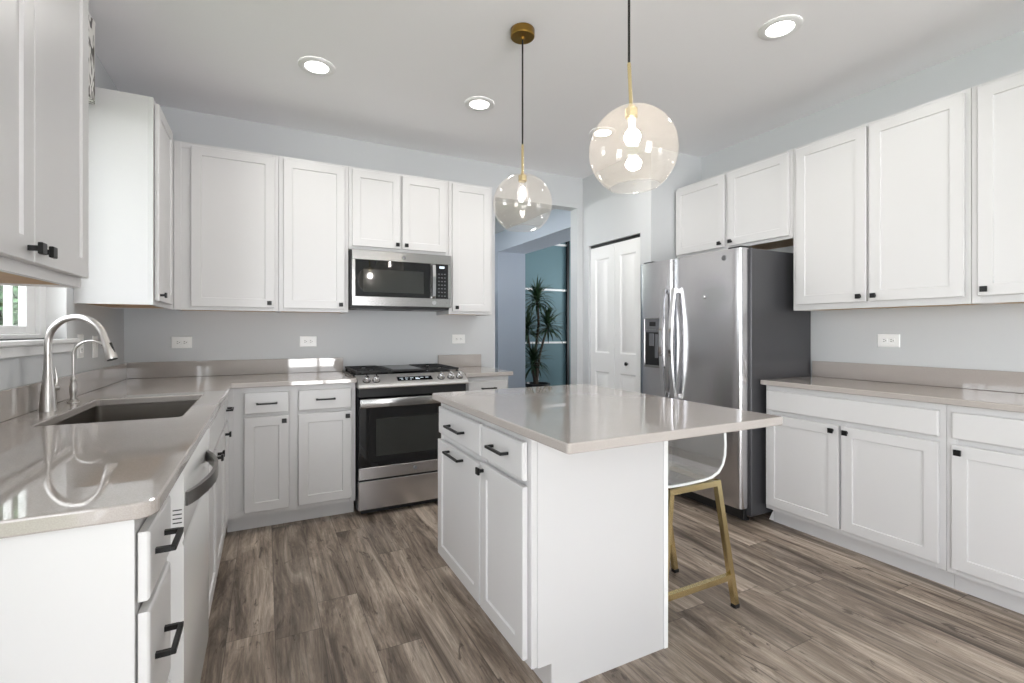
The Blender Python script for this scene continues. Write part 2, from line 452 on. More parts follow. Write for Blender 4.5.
# window over the sink: deep white reveal, frame, two sashes, stool
bm = B()
bx(bm, XL-T, XL-0.001, WY1-0.012, WY1-0.0005, WZ0, WZ1); bx(bm, XL-T, XL-0.001, WY0+0.0005, WY0+0.012, WZ0, WZ1)
bx(bm, XL-T, XL-0.001, WY0+0.012, WY1-0.012, WZ1-0.012, WZ1-0.0005)
win = struct('window_1', bm, 'trim', 'white framed window above the sink with deep reveal')
bm = B(); frame_bars(bm, 'x', WY0+0.012, WY1-0.012, WZ0, WZ1-0.012, XL-0.118, XL-0.070, 0.068, wz=0.022)
struct('window_frame', bm, 'trim', parent=win)
bm = B(); frame_bars(bm, 'x', WY0+0.081, WY1-0.081, WZ0+0.0225, WZ1-0.036, XL-0.112, XL-0.085, 0.088, mull=(2.285, 2.636), wz=0.034, wm=0.010)
struct('sash', bm, 'trim', parent=win)
struct('glass_pane', BX(XL-0.100, XL-0.097, WY0+0.17, WY1-0.17, WZ0+0.05, WZ1-0.064), 'pane', parent=win)
bm = B(); bx(bm, XL-0.115, XL+0.032, WY0-0.05, WY1+0.055, WZ0-0.020, WZ0, 0.005, 2); bx(bm, XL+0.0005, XL+0.014, WY0-0.03, WY1+0.035, WZ0-0.062, WZ0-0.0205, 0.004)
struct('window_sill', bm, 'trim', parent=win)

# ------------------------------------------------------------------ cabinets
DT = 0.022
SHAKER = lambda s: ((0, -0.003), (0, -DT+0.002), (0.002, -DT), (s, -DT), (s+0.003, -DT+0.007))
SLAB = ((0, -0.003), (0, -DT+0.005), (0.0025, -DT+0.0015), (0.007, -DT))
def knob(parent, x, z):
    bm = B()
    bx(bm, x-0.006, x+0.006, -DT-0.020, -DT, z-0.006, z+0.006)
    bx(bm, x-0.0135, x+0.0135, -DT-0.029, -DT-0.0195, z-0.0135, z+0.0135, 0.0015)
    return obj('knob', bm, 'black', parent)
def pull(parent, x, z, ln=0.115):
    bm = B(); w = 0.010
    bx(bm, x-ln/2, x+ln/2, -DT-0.034, -DT-0.024, z-w/2, z+w/2, 0.0012)
    for sx in (-1, 1):
        c = x + sx*(ln/2 - w/2)
        bx(bm, c-w/2, c+w/2, -DT-0.025, -DT, z-w/2, z+w/2)
    return obj('pull', bm, 'black', parent)
def cabinet(name, label, loc, rz, W, D, z0, z1, fronts, toe=False, cat='cabinet', group=None, divs=(), under='wood', stile=0.055, end_open=0.0):
    """Cabinet in a local frame: x to the right seen from the front, front frame at y=0, body behind (y>0)."""
    r = thing(name, label, cat, loc, rz, group)
    bm = B(); zb = z0
    FT = 0.019
    g = 0.0006
    bx(bm, g, W-g, FT, D, zb + (0.014 if under else 0), z1)
    obj('carcass', bm, 'paint', r)
    bm = B(); st = 0.038
    bx(bm, g, st, 0, FT, zb, z1, 0.0012); bx(bm, W-st, W-g, 0, FT, zb, z1, 0.0012)
    bx(bm, st, W-st, 0, FT, z1-st, z1); bx(bm, st, W-st, 0, FT, zb, zb+st)
    bx(bm, st, W-st, 0.004, FT, zb+st, z1-st)
    for d in divs: bx(bm, d-0.022, d+0.022, 0, 0.0045, zb+st, z1-st)
    obj('face_frame', bm, 'paint', r)
    if under:
        obj('bottom_panel', BX(0.016, W-0.016, FT, D, zb+0.006, zb+0.0135), under, r)
        obj('side_rail', BX(g, 0.016, FT, D, zb, zb+0.0138), 'paint', r); obj('side_rail', BX(W-0.016, W-g, FT, D, zb, zb+0.0138), 'paint', r)
    if toe:
        obj('toe_kick', BX(g, W-g, 0.075, 0.090, 0, zb-0.0005), 'paint', r)
        for e0, e1 in ((g, 0.018), (W-0.018, W-g)): obj('base_side', BX(e0, e1, 0.0905, D, 0, zb-0.0005), 'paint', r)
    for f in fronts:
        kind, x0, x1, a0, a1 = f[:5]
        bm = B(); loft(bm, x0, x1, a0, a1, SHAKER(stile) if kind == 'door' else SLAB)
        d = obj({'door': 'door', 'drawer': 'drawer_front', 'false': 'false_front'}[kind], bm, 'paint', r, False)
        for hw in f[5:]:
            if hw[0] == 'k': knob(d, hw[1], hw[2])
            else: pull(d, *hw[1:])
    return r

FX, FL, FR = 0.0, PI/2, -PI/2
ZD0, ZD1, ZW0, ZW1 = 0.129, 0.701, 0.722, 0.851   # base door and drawer heights
UD0, UD1 = 1.380, 2.389                            # wall cabinet door heights
KB, KU = 0.031, 0.030

# left wall, wall cabinets
cabinet('wall_cabinet', 'white two-door wall cabinet nearest the viewer, left of the sink window', (XLU, 1.115, 0), FL, 0.820, 0.309, UB, UT,
        [('door', 0.015, 0.411, UD0+0.006, UD1, ('k', 0.411-0.03, UD0+0.036)), ('door', 0.415, 0.807, UD0+0.006, UD1, ('k', 0.415+0.03, UD0+0.036))])
cabinet('wall_cabinet', 'white wall cabinet in the corner between sink window and back wall, with broad blank side', (XLU, 3.010, 0), FL, 0.617, 0.309, UB, UT,
        [('door', 0.022, 0.44, UD0, UD1, ('k', 0.05, UD0+0.03))])
# back wall, wall cabinets
XA = XLU + 0.0006
cabinet('wall_cabinet', 'wide single-door white wall cabinet, leftmost on the back wall', (XA, YBU, 0), FX, 0.080-XA-0.0008, 0.309, UB, UT,
        [('door', -0.415-XA, 0.054-XA, UD0, UD1, ('k', 0.054-XA-KU, UD0+KU))])
cabinet('wall_cabinet', 'single-door white wall cabinet directly left of the microwave', (0.080, YBU, 0), FX, 0.4515, 0.309, UB, UT,
        [('door', 0.029, 0.425, UD0, UD1, ('k', 0.425-KU, UD0+KU))])
cabinet('wall_cabinet', 'short two-door white wall cabinet above the microwave', (0.532, YBU, 0), FX, 0.756, 0.309, 1.815, UT,
        [('door', 0.024, 0.370, 1.838, UD1, ('k', 0.370-0.026, 1.838+0.028)), ('door', 0.385, 0.729, 1.838, UD1, ('k', 0.385+0.026, 1.838+0.028))], divs=(0.3775,))
cabinet('wall_cabinet', 'narrow single-door white wall cabinet right of the microwave, beside the doorway', (1.2885, YBU, 0), FX, 0.3760, 0.309, UB, UT,
        [('door', 0.026, 0.352, UD0, UD1, ('k', 0.026+KU, UD0+KU))])
# right wall, wall cabinets
cabinet('wall_cabinet', 'short two-door white wall cabinet above the refrigerator', (XRU, 2.967, 0), FR, 0.998, 0.309, 1.830, UT,
        [('door', 0.008, 0.481, 1.850, UD1, ('k', 0.481-KU, 1.850+KU)), ('door', 0.516, 0.976, 1.850, UD1, ('k', 0.516+KU, 1.850+KU))], divs=(0.498,))
cabinet('wall_cabinet', 'tall two-door white wall cabinet right of the refrigerator, above the outlet', (XRU, 1.9685, 0), FR, 0.890, 0.309, UB, UT,
        [('door', 0.030, 0.437, UD0+0.013, UD1, ('k', 0.437-KU, UD0+0.013+KU)), ('door', 0.453, 0.869, UD0+0.013, UD1, ('k', 0.453+KU, UD0+0.013+KU))], divs=(0.445,))
cabinet('wall_cabinet', 'white wall cabinet at the right edge of the view, single knob showing', (XRU, 1.0776, 0), FR, 0.60, 0.309, UB, UT,
        [('door', 0.029, 0.571, UD0+0.013, UD1, ('k', 0.029+KU, UD0+0.013+KU))])

# left run, base cabinets
LB = XLF - XL - 0.001
nd = cabinet('base_cabinet', 'narrow white three-drawer base cabinet at the near end of the sink worktop', (XLF, 1.105, 0), FL, 0.328, LB, 0.1, CU-0.0008,
        [('drawer', 0.006, 0.230, ZW0, ZW1, ('p', 0.102, 0.795, 0.105)), ('drawer', 0.006, 0.230, 0.452, ZD1, ('p', 0.102, 0.590, 0.105)), ('drawer', 0.006, 0.230, ZD0, 0.432, ('p', 0.102, 0.30, 0.105))],
        toe=True, under=None)
bm = B(); bx(bm, -0.004, 0.0004, 0, LB, 0.1, CU-0.0008); bx(bm, -0.004, 0.0004, 0.075, LB, 0, 0.1); obj('end_panel', bm, 'paint', nd, False)
cabinet('base_cabinet', 'white two-door sink base cabinet between the dishwasher and the corner', (XLF, 2.0425, 0), FL, 0.912, 0.54, 0.1, 0.69,
        [('false', 0.022, 0.890, ZW0, ZW1), ('door', 0.022, 0.446, ZD0, ZD1, ('k', 0.446-0.028, ZD1-0.03)), ('door', 0.466, 0.890, ZD0, ZD1, ('k', 0.466+0.028, ZD1-0.03))],
        toe=True, under=None, divs=(0.456,))
bmF = BX(0.0006, 0.9114, 0, 0.019, 0.6905, CU-0.0008)
obj('apron_panel', bmF, 'paint', [o for o in bpy.data.objects if o.name.startswith('base_cabinet')][-1])
cabinet('base_cabinet', 'narrow white drawer-and-door base cabinet tucked in the left corner past the sink', (XLF, 2.9555, 0), FL, 0.350, LB, 0.1, CU-0.0008,
        [('drawer', 0.012, 0.290, ZW0, ZW1, ('p', 0.15, 0.79, 0.10)), ('door', 0.012, 0.290, ZD0, ZD1, ('k', 0.042, ZD1-0.03))],
        toe=True, under=None)
# back run, base cabinets
XC0 = -0.2065
cabinet('base_cabinet', 'white two-drawer two-door base cabinet directly left of the stove', (XC0, YBF, 0), FX, 0.5354-XC0-0.003, YB-YBF-0.001, 0.1, CU-0.0008,
        [('drawer', -0.114-XC0, 0.130-XC0, ZW0, ZW1, ('p', 0.008-XC0, 0.784)), ('door', -0.114-XC0, 0.130-XC0, ZD0, ZD1, ('k', 0.130-XC0-0.027, ZD1-0.028)),
         ('drawer', 0.184-XC0, 0.504-XC0, ZW0, ZW1, ('p', 0.344-XC0, 0.790)), ('door', 0.184-XC0, 0.504-XC0, ZD0, ZD1, ('k', 0.504-XC0-0.027, ZD1-0.028))],
        toe=True, under=None, divs=(0.157-XC0,))
cabinet('base_cabinet', 'small white drawer base cabinet right of the stove, beside the doorway', (1.3035, YBF, 0), FX, 0.362, YB-YBF-0.001, 0.1, CU-0.0008,
        [('drawer', 0.025, 0.340, ZW0, ZW1, ('p', 0.185, 0.797)), ('door', 0.025, 0.340, ZD0, ZD1, ('k', 0.052, ZD1-0.028))], toe=True, under=None)
# right run, base cabinets
rc = cabinet('base_cabinet', 'white two-door base cabinet with long drawer front, next to the refrigerator', (XRF, 2.005, 0), FR, 0.915, XR-XRF-0.001, 0.1, CU-0.0008,
        [('false', 0.013, 0.891, ZW0+0.006, ZW1), ('door', 0.013, 0.447, ZD0, ZD1, ('k', 0.447-0.03, ZD1-0.03)), ('door', 0.461, 0.891, ZD0, ZD1, ('k', 0.461+0.03, ZD1-0.03))],
        toe=True, under=None, divs=(0.454,))
bm = B(); prism(bm, [(-0.036, 0.02), (-0.002, 0.02), (-0.002, 0.10)], 0.0, 0.004)
bmesh.ops.rotate(bm, verts=bm.verts, cent=(0, 0, 0), matrix=Matrix.Rotation(PI/2, 3, 'X')); bmesh.ops.translate(bm, verts=bm.verts, vec=(0, 0.085, -0.02))
o = obj('toe_kick_bracket', bm, 'trim', rc)
cabinet('base_cabinet', 'white base cabinet at the right edge of the view with one knob', (XRF, 1.0894, 0), FR, 0.60, XR-XRF-0.001, 0.1, CU-0.0008,
        [('false', 0.025, 0.575, ZW0+0.006, ZW1), ('door', 0.025, 0.575, ZD0, ZD1, ('k', 0.025+0.03, ZD1-0.03))], toe=True, under=None)
# island base
IXL, IXR, IY0, IY1 = 0.786, 1.389, 1.398, 2.325
isl = cabinet('island_cabinet', 'freestanding white kitchen island cabinet with two drawers and two doors', (IXL, IY1, 0), FR, IY1-IY0, IXR-IXL-0.02, 0.1, CU-0.0008,
        [('drawer', 0.025, 0.540, ZW0, ZW1, ('p', 0.285, 0.785, 0.185)), ('drawer', 0.562, 0.903, ZW0, ZW1, ('p', 0.733, 0.792, 0.135)),
         ('door', 0.015, 0.537, ZD0-0.006, ZD1-0.012, ('p', 0.272, 0.662, 0.185)), ('door', 0.548, 0.905, ZD0-0.006, ZD1, ('k', 0.548+0.030, ZD1-0.026))],
        toe=True, under=None, divs=(0.5445,))
bm = B()   # finished near end with a toe notch, and the back panel with its corner bead (local frame: x runs towards the viewer)
W_ = IY1 - IY0
bx(bm, W_-0.0002, W_+0.004, 0.022, IXR-IXL-0.022, 0.1, CU-0.001); bx(bm, W_-0.0002, W_+0.004, 0.0755, IXR-IXL-0.022, 0, 0.1)
obj('end_panel', bm, 'paint', isl)
bm = B(); bx(bm, -0.004, W_+0.004, IXR-IXL-0.0195, IXR-IXL, 0, CU-0.001, 0.001); obj('back_panel', bm, 'paint', isl)
bm = B(); bx(bm, W_+0.0042, W_+0.009, IXR-IXL-0.022, IXR-IXL-0.001, 0, CU-0.001, 0.002); obj('corner_bead', bm, 'trim', isl)

# ------------------------------------------------------------------ worktops
def worktop(name, label, poly, rads, holes, splash):
    c = Vector((sum(p[0] for p in poly)/len(poly), sum(p[1] for p in poly)/len(poly), CU))
    t = thing(name, label, 'countertop', c)
    bm = B(); prism(bm, round_poly(poly, rads), CU, CT, 0.004, holes)
    wobj('slab', bm, 'quartz', t, False)
    for s in splash:
        wobj('backsplash', BX(*s, bev=0.002), 'quartz', t)
    return t
g = 0.001
worktop('countertop', 'L-shaped greige quartz worktop around the sink and left of the stove',
        [(XL+g, 1.082), (-0.1775, 1.082), (-0.1775, 3.292), (0.5354, 3.292), (0.5354, YB-g), (XL+g, YB-g)], [0, 0.035, 0, 0.004, 0, 0],
        [round_poly([(-0.680, 2.105), (-0.273, 2.105), (-0.273, 2.800), (-0.680, 2.800)], [0.018]*4, 4)],
        [(XL+g, XL+0.02, 1.082, YB-0.0205, CT+0.0002, 1.020), (XL+g, 0.5354, YB-0.02, YB-g, CT+0.0002, 1.020)])
worktop('countertop', 'short greige quartz worktop right of the stove, ending at the doorway',
        [(1.3014, 3.292), (1.695, 3.292), (1.695, YB-g), (1.3014, YB-g)], [0.004, 0.012, 0, 0], [],
        [(1.3014, 1.695, YB-0.02, YB-g, CT+0.0002, 1.020)])
worktop('countertop', 'long greige quartz worktop along the right wall beside the refrigerator',
        [(2.805, 2.0237), (2.805, 0.46), (XR-g, 0.46), (XR-g, 2.0237)], [0.008, 0.02, 0, 0], [],
        [(XR-0.02, XR-g, 0.46, 2.0237, CT+0.0002, 1.020)])
worktop('island_countertop', 'large overhanging greige quartz top of the island',
        [(0.7403, 1.1114), (1.675, 1.1114), (1.675, 2.340), (0.7403, 2.340)], [0.012, 0.012, 0.02, 0.02], [], [])

# ------------------------------------------------------------------ sink, faucet, soap dispenser
t = thing('kitchen_sink', 'stainless steel undermount sink sunk in the left worktop', 'sink', (-0.4765, 2.4525, 0.70))
bm = B()
x0, x1, y0, y1, zt, zb, r = -0.686, -0.267, 2.099, 2.806, CU-0.001, 0.705, 0.03
def ring(i, z, rr, n=6):
    return [(p[0], p[1], z) for p in round_poly([(x0+i, y0+i), (x1-i, y0+i), (x1-i, y1-i), (x0+i, y1-i)], [rr]*4, n)]
rings_close(bm, [ring(-0.02, zt-0.002, 0.04), ring(-0.02, zt, 0.04), ring(0.002, zt, 0.022), ring(0.004, zb+0.03, 0.024), ring(0.028, zb, 0.03)], cap0=False)
wobj('basin', bm, 'sink', t)
bm = B(); lathe(bm, [(0.057, 0.001), (0.057, 0.004), (0.045, 0.006), (0.040, 0.002), (0.02, 0.002)], 28, (-0.50, 2.45, zb)); wobj('drain', bm, 'chrome', t)

t = thing('faucet', 'tall gooseneck brushed nickel pull-down faucet behind the sink', 'faucet', (-0.752, 2.490, CT))
bm = B(); lathe(bm, [(0.0265, 0), (0.0265, 0.004), (0.0255, 0.010), (0.0245, 0.035), (0.0215, 0.075), (0.0172, 0.12), (0.0142, 0.16), (0.0128, 0.195), (0.0128, 0.205)], 32); obj('body', bm, 'nickel', t)
bm = B(); R_ = 0.103; pts = [(0, 0, 0.204), (0, 0, 0.235), (0, 0, 0.262)]
dirv = Vector((0.93, -0.37, 0)).normalized()
for k in range(1, 19):
    a = PI - (PI - math.radians(14)) * k / 18
    pts.append((dirv.x*(R_+R_*math.cos(a)), dirv.y*(R_+R_*math.cos(a)), 0.262+R_*math.sin(a)))
tube(bm, pts, 0.0120, 18); obj('spout', bm, 'nickel', t)
e0 = Vector(pts[-1]); td = (Vector(pts[-1])-Vector(pts[-2])).normalized()
bm = B(); tube(bm, [e0, e0+td*0.006, e0+td*0.035, e0+td*0.086, e0+td*0.092], [0.0130, 0.0126, 0.0145, 0.0215, 0.020], 20); h = obj('spray_head', bm, 'nickel', t)
bm = B(); tube(bm, [e0+td*0.0922, e0+td*0.095], [0.018, 0.017], 20); obj('spray_face', bm, 'dark', h)
sd = Vector((-dirv.y*0.2, 0, 0)); side = (td.cross(Vector((dirv.y, -dirv.x, 0)))).normalized()
bm = B(); p0 = e0 + td*0.04 - side*0.0140; tube(bm, [p0-td*0.012, p0+td*0.03], [0.005, 0.0055], 8); obj('spray_button', bm, 'dark', h)
bm = B(); ld = Vector((0.35, 0.94, 0)).normalized()
tube(bm, [ld*0.014+Vector((0,0,0.085)), ld*0.040+Vector((0,0,0.085))], [0.014, 0.013], 16)
tube(bm, [ld*0.036+Vector((0,0,0.09)), ld*0.042+Vector((0,0,0.120)), ld*0.034+Vector((0,0,0.165))], [0.006, 0.0045, 0.003], 10); obj('lever', bm, 'nickel', t)

t = thing('soap_dispenser', 'small curved brushed nickel soap dispenser beside the faucet', 'soap dispenser', (-0.746, 2.745, CT))
bm = B(); lathe(bm, [(0.021, 0), (0.021, 0.003), (0.013, 0.009), (0.011, 0.018), (0.013, 0.036), (0.0148, 0.052), (0.0130, 0.072), (0.0085, 0.090), (0.0102, 0.095), (0.0102, 0.103), (0.007, 0.108)], 28); obj('body', bm, 'nickel', t)
bm = B(); pts = [(0, 0, 0.106), (0, 0, 0.16), (0, 0, 0.205)]; R_ = 0.062
d2 = Vector((0.97, -0.12, 0)).normalized()
for k in range(1, 15):
    a = PI - (PI - math.radians(48)) * k / 14
    pts.append((d2.x*(R_+R_*math.cos(a)), d2.y*(R_+R_*math.cos(a)), 0.205+R_*math.sin(a)))
tube(bm, pts, [0.0056]*3 + [0.0056-0.00008*k for k in range(14)], 14); obj('spout', bm, 'nickel', t)
e1 = Vector(pts[-1]); t1 = (e1-Vector(pts[-2])).normalized()
bm = B(); tube(bm, [e1, e1+t1*0.012], [0.0062, 0.0062], 12); obj('nozzle', bm, 'dark', t)

# ------------------------------------------------------------------ dishwasher
Y0, Y1 = 1.4345, 2.0410
t = thing('dishwasher', 'white dishwasher with bowed grey handle under the left worktop', 'dishwasher', (-0.45, (Y0+Y1)/2, 0))
wobj('tub', BX(XL+0.05, -0.2165, Y0+0.004, Y1-0.004, 0.06, 0.868), 'dwwhite', t)
bm = B()
prof = [(-0.2155, 0.115), (-0.186, 0.115), (-0.182, 0.125), (-0.180, 0.40), (-0.180, 0.690), (-0.183, 0.700), (-0.180, 0.710), (-0.180, 0.868), (-0.185, 0.878), (-0.2155, 0.878)]
rings_close(bm, [[(x, y, z) for x, z in prof] for y in (Y0+0.001, Y1-0.001)])
d = wobj('door', bm, 'dwwhite', t)
bm = B(); n_ = 16; pts = []
for k in range(n_+1):
    s_ = k/n_; pts.append((-0.1795 + 0.046*math.sin(PI*s_)**0.8, 1.462+0.480*s_, 0.800))
strip(bm, pts, 0.034, 0.011); wobj('handle', bm, 'dwhandle', d)
for k in range(4): wobj('vent_slot', BX(-0.203, -0.184, Y0+0.0002, Y0+0.0012, 0.750+0.0105*k, 0.7525+0.0105*k), 'dark', d)
wobj('kick_plate', BX(-0.285, -0.27, Y0+0.003, Y1-0.003, 0.0, 0.113), 'dwwhite', t)
for yy in (Y0+0.05, Y1-0.05):
    for xx in (XL+0.12, -0.32): wobj('foot', mesh_of(lambda bm: lathe(bm, [(0.018, 0), (0.018, 0.012), (0.010, 0.014), (0.010, 0.0605)], 12, (xx, yy, 0))), 'dark', t)

# ------------------------------------------------------------------ emblem used on the appliances
def emblem(parent, c, nrm, r):
    """Round badge: dark disc, pale ring and two looping script strokes."""
    n = Vector(nrm).normalized(); up = Vector((0, 0, 1)); s = up.cross(n).normalized(); c = Vector(c)
    P = lambda a, b, o: c + s*a + up*b + n*o
    bm = B(); rings_close(bm, [[P(r*q*math.cos(2*PI*k/24), r*q*math.sin(2*PI*k/24), o) for k in range(24)] for q, o in ((1, 0.0002), (1, 0.002), (0.92, 0.003))])
    e = wobj('emblem', bm, 'greyplastic', parent)
    bm = B()
    tube(bm, [P(r*0.84*math.cos(2*PI*k/24), r*0.84*math.sin(2*PI*k/24), 0.003) for k in range(25)], r*0.05, 6)
    tube(bm, [P(r*x, r*z, 0.0032) for x, z in ((0.02,0.30),(-0.16,0.46),(-0.36,0.30),(-0.42,0.0),(-0.30,-0.28),(-0.10,-0.20),(-0.02,0.05),(-0.20,0.02))], r*0.055, 6)
    tube(bm, [P(r*x, r*z, 0.0032) for x, z in ((0.40,0.38),(0.24,0.46),(0.12,0.26),(0.26,0.06),(0.12,-0.14),(0.24,-0.34),(0.44,-0.20))], r*0.055, 6)
    wobj('monogram', bm, 'steel_h', e)

# ------------------------------------------------------------------ range
X0, X1 = 0.5394, 1.2974
t = thing('gas_range', 'stainless steel slide-in gas range with black oven window', 'stove', ((X0+X1)/2, 3.6, 0))
bm = B(); bx(bm, X0+0.002, X1-0.002, 3.305, 3.925, 0.035, 0.900); wobj('body', bm, 'dark', t)
wobj('kick_plate', BX(X0+0.03, X1-0.03, 3.33, 3.36, 0.003, 0.0345), 'dark', t)
for xx in (X0+0.05, X1-0.05):
    for yy in (3.40, 3.86): wobj('foot', mesh_of(lambda bm: lathe(bm, [(0.020, 0), (0.020, 0.010), (0.010, 0.012), (0.010, 0.0355)], 12, (xx, yy, 0))), 'dark', t)
bm = B(); bx(bm, X0+0.003, X1-0.003, 3.268, 3.303, 0.045, 0.233, 0.003); wobj('warming_drawer', bm, 'steel', t)
door = wobj('oven_door', BX(X0+0.003, X1-0.003, 3.270, 3.303, 0.245, 0.785, bev=0.002), 'blackglass', t)
wobj('lower_trim', BX(X0+0.003, X1-0.003, 3.2655, 3.2698, 0.246, 0.322, bev=0.001), 'steel', door)
wobj('oven_window', BX(0.655, 1.182, 3.2685, 3.2698, 0.392, 0.640, bev=0.0005), 'ovenwin', door)
bm = B(); bx(bm, X0+0.006, X1-0.006, 3.222, 3.242, 0.722, 0.780, 0.005, 2)
for xx in (X0+0.03, X1-0.03): bx(bm, xx-0.018, xx+0.018, 3.240, 3.2698, 0.735, 0.767, 0.003)
wobj('handle', bm, 'steel_h', door)
emblem(door, (0.918, 3.2655, 0.285), (0, -1, 0), 0.014)
wobj('vent_trim', BX(X0+0.006, X1-0.006, 3.262, 3.303, 0.790, 0.848), 'dark', t)
bm = B(); prof = [(3.232, 0.848), (3.229, 0.856), (3.234, 0.872), (3.330, 0.918), (3.352, 0.924), (3.40, 0.924), (3.40, 0.848)]
rings_close(bm, [[(x, y, z) for y, z in prof] for x in (X0-0.001, X1+0.001)])
cp = wobj('control_panel', bm, 'steel_soft', t)
sl = math.atan2(0.046, 0.096); nrm = Vector((0, -math.sin(sl), math.cos(sl))); along = Vector((0, math.cos(sl), math.sin(sl)))
base = Vector((0, 3.282, 0.8952))
def slab_on(bm, x0, x1, a0, a1, th):
    rings_close(bm, [[Vector((x, 0, 0)) + base + along*a + nrm*o for x, a in ((x0, a0), (x1, a0), (x1, a1), (x0, a1))] for o in (0.0, th)])
bm = B(); slab_on(bm, 0.80, 1.045, -0.020, 0.030, 0.0015); dsp = wobj('display', bm, 'blackglass', cp)
marks = [(0.818+0.036*k, 0.840+0.036*k, 0.008, 0.013) for k in range(6)] + [(0.825+0.03*k, 0.838+0.03*k, -0.009, -0.005) for k in range(3)] + [(0.925, 0.955, -0.008, 0.002)]
for q in marks: wobj('indicator', mesh_of(lambda bm: slab_on(bm, *q, 0.0022)), 'display', dsp)
for xk in (0.595, 0.657, 1.108, 1.181, 1.246):
    c = base + Vector((xk, 0, 0)) - along*0.004
    bm = B(); tube(bm, [c, c+nrm*0.004], [0.026, 0.026], 20); bz = wobj('knob_bezel', bm, 'dark', cp)
    bm = B(); tube(bm, [c+nrm*0.004, c+nrm*0.010, c+nrm*0.028, c+nrm*0.032], [0.023, 0.021, 0.018, 0.015], 20)
    rings_close(bm, [[c+nrm*o+along*a+Vector((b, 0, 0)) for a, b in ((-0.018, -0.0045), (0.018, -0.0045), (0.018, 0.0045), (-0.018, 0.0045))] for o in (0.031, 0.040)])
    wobj('knob', bm, 'chrome', cp)
wobj('cooktop', BX(X0-0.012, X1+0.012, 3.402, 3.928, 0.9150, 0.925, bev=0.003), 'blackglass', t)
for xc, yc, rb in ((0.66, 3.50, 0.045), (0.66, 3.78, 0.038), (1.178, 3.50, 0.05), (1.178, 3.78, 0.036), (0.918, 3.80, 0.04)):
    bm = B(); lathe(bm, [(rb*1.1, 0), (rb, 0.005), (rb*0.8, 0.007), (rb*0.78, 0.0105), (rb*0.2, 0.0115)], 22, (xc, yc, 0.9252)); wobj('burner', bm, 'iron', t)
def grate(x0, x1):
    bm = B(); z = 0.944; w = 0.012
    for y in (3.412, 3.914): bar(bm, (x0, y, z), (x1, y, z), w, 0.014)
    for x in (x0+w/2, x1-w/2): bar(bm, (x, 3.41, z), (x, 3.916, z), w, 0.014)
    xm = (x0+x1)/2
    bar(bm, (x0, 3.662, z), (x1, 3.662, z), w, 0.014)
    for yc in (3.50, 3.80):
        for dx, dy in ((1, 0.62), (-1, 0.62), (1, -0.62), (-1, -0.62)):
            bar(bm, (xm+dx*0.02, yc+dy*0.02, z), (xm+dx*0.10, yc+dy*0.12, z), 0.010, 0.013)
        bar(bm, (x0, yc, z), (xm-0.03, yc, z), 0.010, 0.013); bar(bm, (xm+0.03, yc, z), (x1, yc, z), 0.010, 0.013)
    for x in (x0+0.01, x1-0.01):
        for y in (3.416, 3.662, 3.910): bx(bm, x-0.007, x+0.007, y-0.007, y+0.007, 0.9252, 0.940)
    wobj('grate', bm, 'iron', t)
grate(0.548, 0.785); grate(1.052, 1.289)
bm = B(); bx(bm, 0.790, 1.047, 3.412, 3.914, 0.935, 0.948, 0.004)
for x in (0.80, 1.037):
    for y in (3.43, 3.89): bx(bm, x-0.008, x+0.008, y-0.008, y+0.008, 0.9252, 0.936)
gr = wobj('griddle', bm, 'iron', t)
bm = B(); bx(bm, 0.815, 1.022, 3.45, 3.88, 0.9482, 0.951); wobj('griddle_plate', bm, 'greyplastic', gr)

# ------------------------------------------------------------------ microwave
t = thing('microwave', 'stainless steel over-the-range microwave with black glass door', 'microwave', (0.915, 3.75, 1.395))
X0, X1 = 0.5345, 1.2860
wobj('case', BX(X0+0.002, X1-0.002, 3.600, 3.930, 1.400, 1.808), 'dark', t)
bgp = wobj('bottom_plate', BX(X0+0.01, X1-0.01, 3.585, 3.92, 1.388, 1.3995), 'dark', t)
for xa, xb in ((X0+0.06, X0+0.26), (X1-0.26, X1-0.06)): wobj('grease_filter', BX(xa, xb, 3.62, 3.80, 1.384, 1.3878, bev=0.001), 'greyplastic', bgp)
bm = B()   # stainless front: frame bars around the glass and the keypad
XF = 0.546
bx(bm, XF, X1, 3.562, 3.5995, 1.736, 1.808, 0.003); bx(bm, XF, X1, 3.562, 3.5995, 1.405, 1.475, 0.003)
bx(bm, XF, 0.568, 3.562, 3.5995, 1.4745, 1.7365); bx(bm, 1.262, X1, 3.562, 3.5995, 1.4745, 1.7365); bx(bm, 1.122, 1.161, 3.562, 3.5995, 1.4745, 1.7365)
ff = wobj('front_frame', bm, 'steel_h', t)
dg = wobj('door_glass', BX(0.5682, 1.1218, 3.566, 3.5995, 1.4752, 1.7358), 'blackglass', t)
wobj('door_window', BX(0.625, 1.070, 3.5645, 3.5658, 1.505, 1.670), 'ovenwin', dg)
bm = B(); strip(bm, [(1.140, 3.5618, 1.478), (1.140, 3.536, 1.49), (1.140, 3.530, 1.55), (1.140, 3.530, 1.66), (1.140, 3.536, 1.722), (1.140, 3.5618, 1.734)], 0.024, 0.010, (1, 0, 0)); wobj('handle', bm, 'chrome', t)
kp = wobj('keypad', BX(1.1612, 1.2618, 3.5635, 3.5995, 1.4752, 1.7358), 'blackglass', t)
wobj('clock_display', BX(1.192, 1.232, 3.5626, 3.5634, 1.705, 1.722), 'display', kp)
for r_ in range(7):
    for c_ in range(3):
        wobj('key', BX(1.182+0.024*c_, 1.194+0.024*c_, 3.5628, 3.5634, 1.490+0.028*r_, 1.498+0.028*r_), 'greyplastic', kp)
emblem(ff, (0.917, 3.562, 1.770), (0, -1, 0), 0.016)
bm = B(); rings_close(bm, [[(1.150+0.016*math.cos(2*PI*k/20), y, 1.440+0.016*math.sin(2*PI*k/20)) for k in range(20)] for y in (3.5618, 3.5612)]); wobj('round_sticker', bm, 'steel', ff)

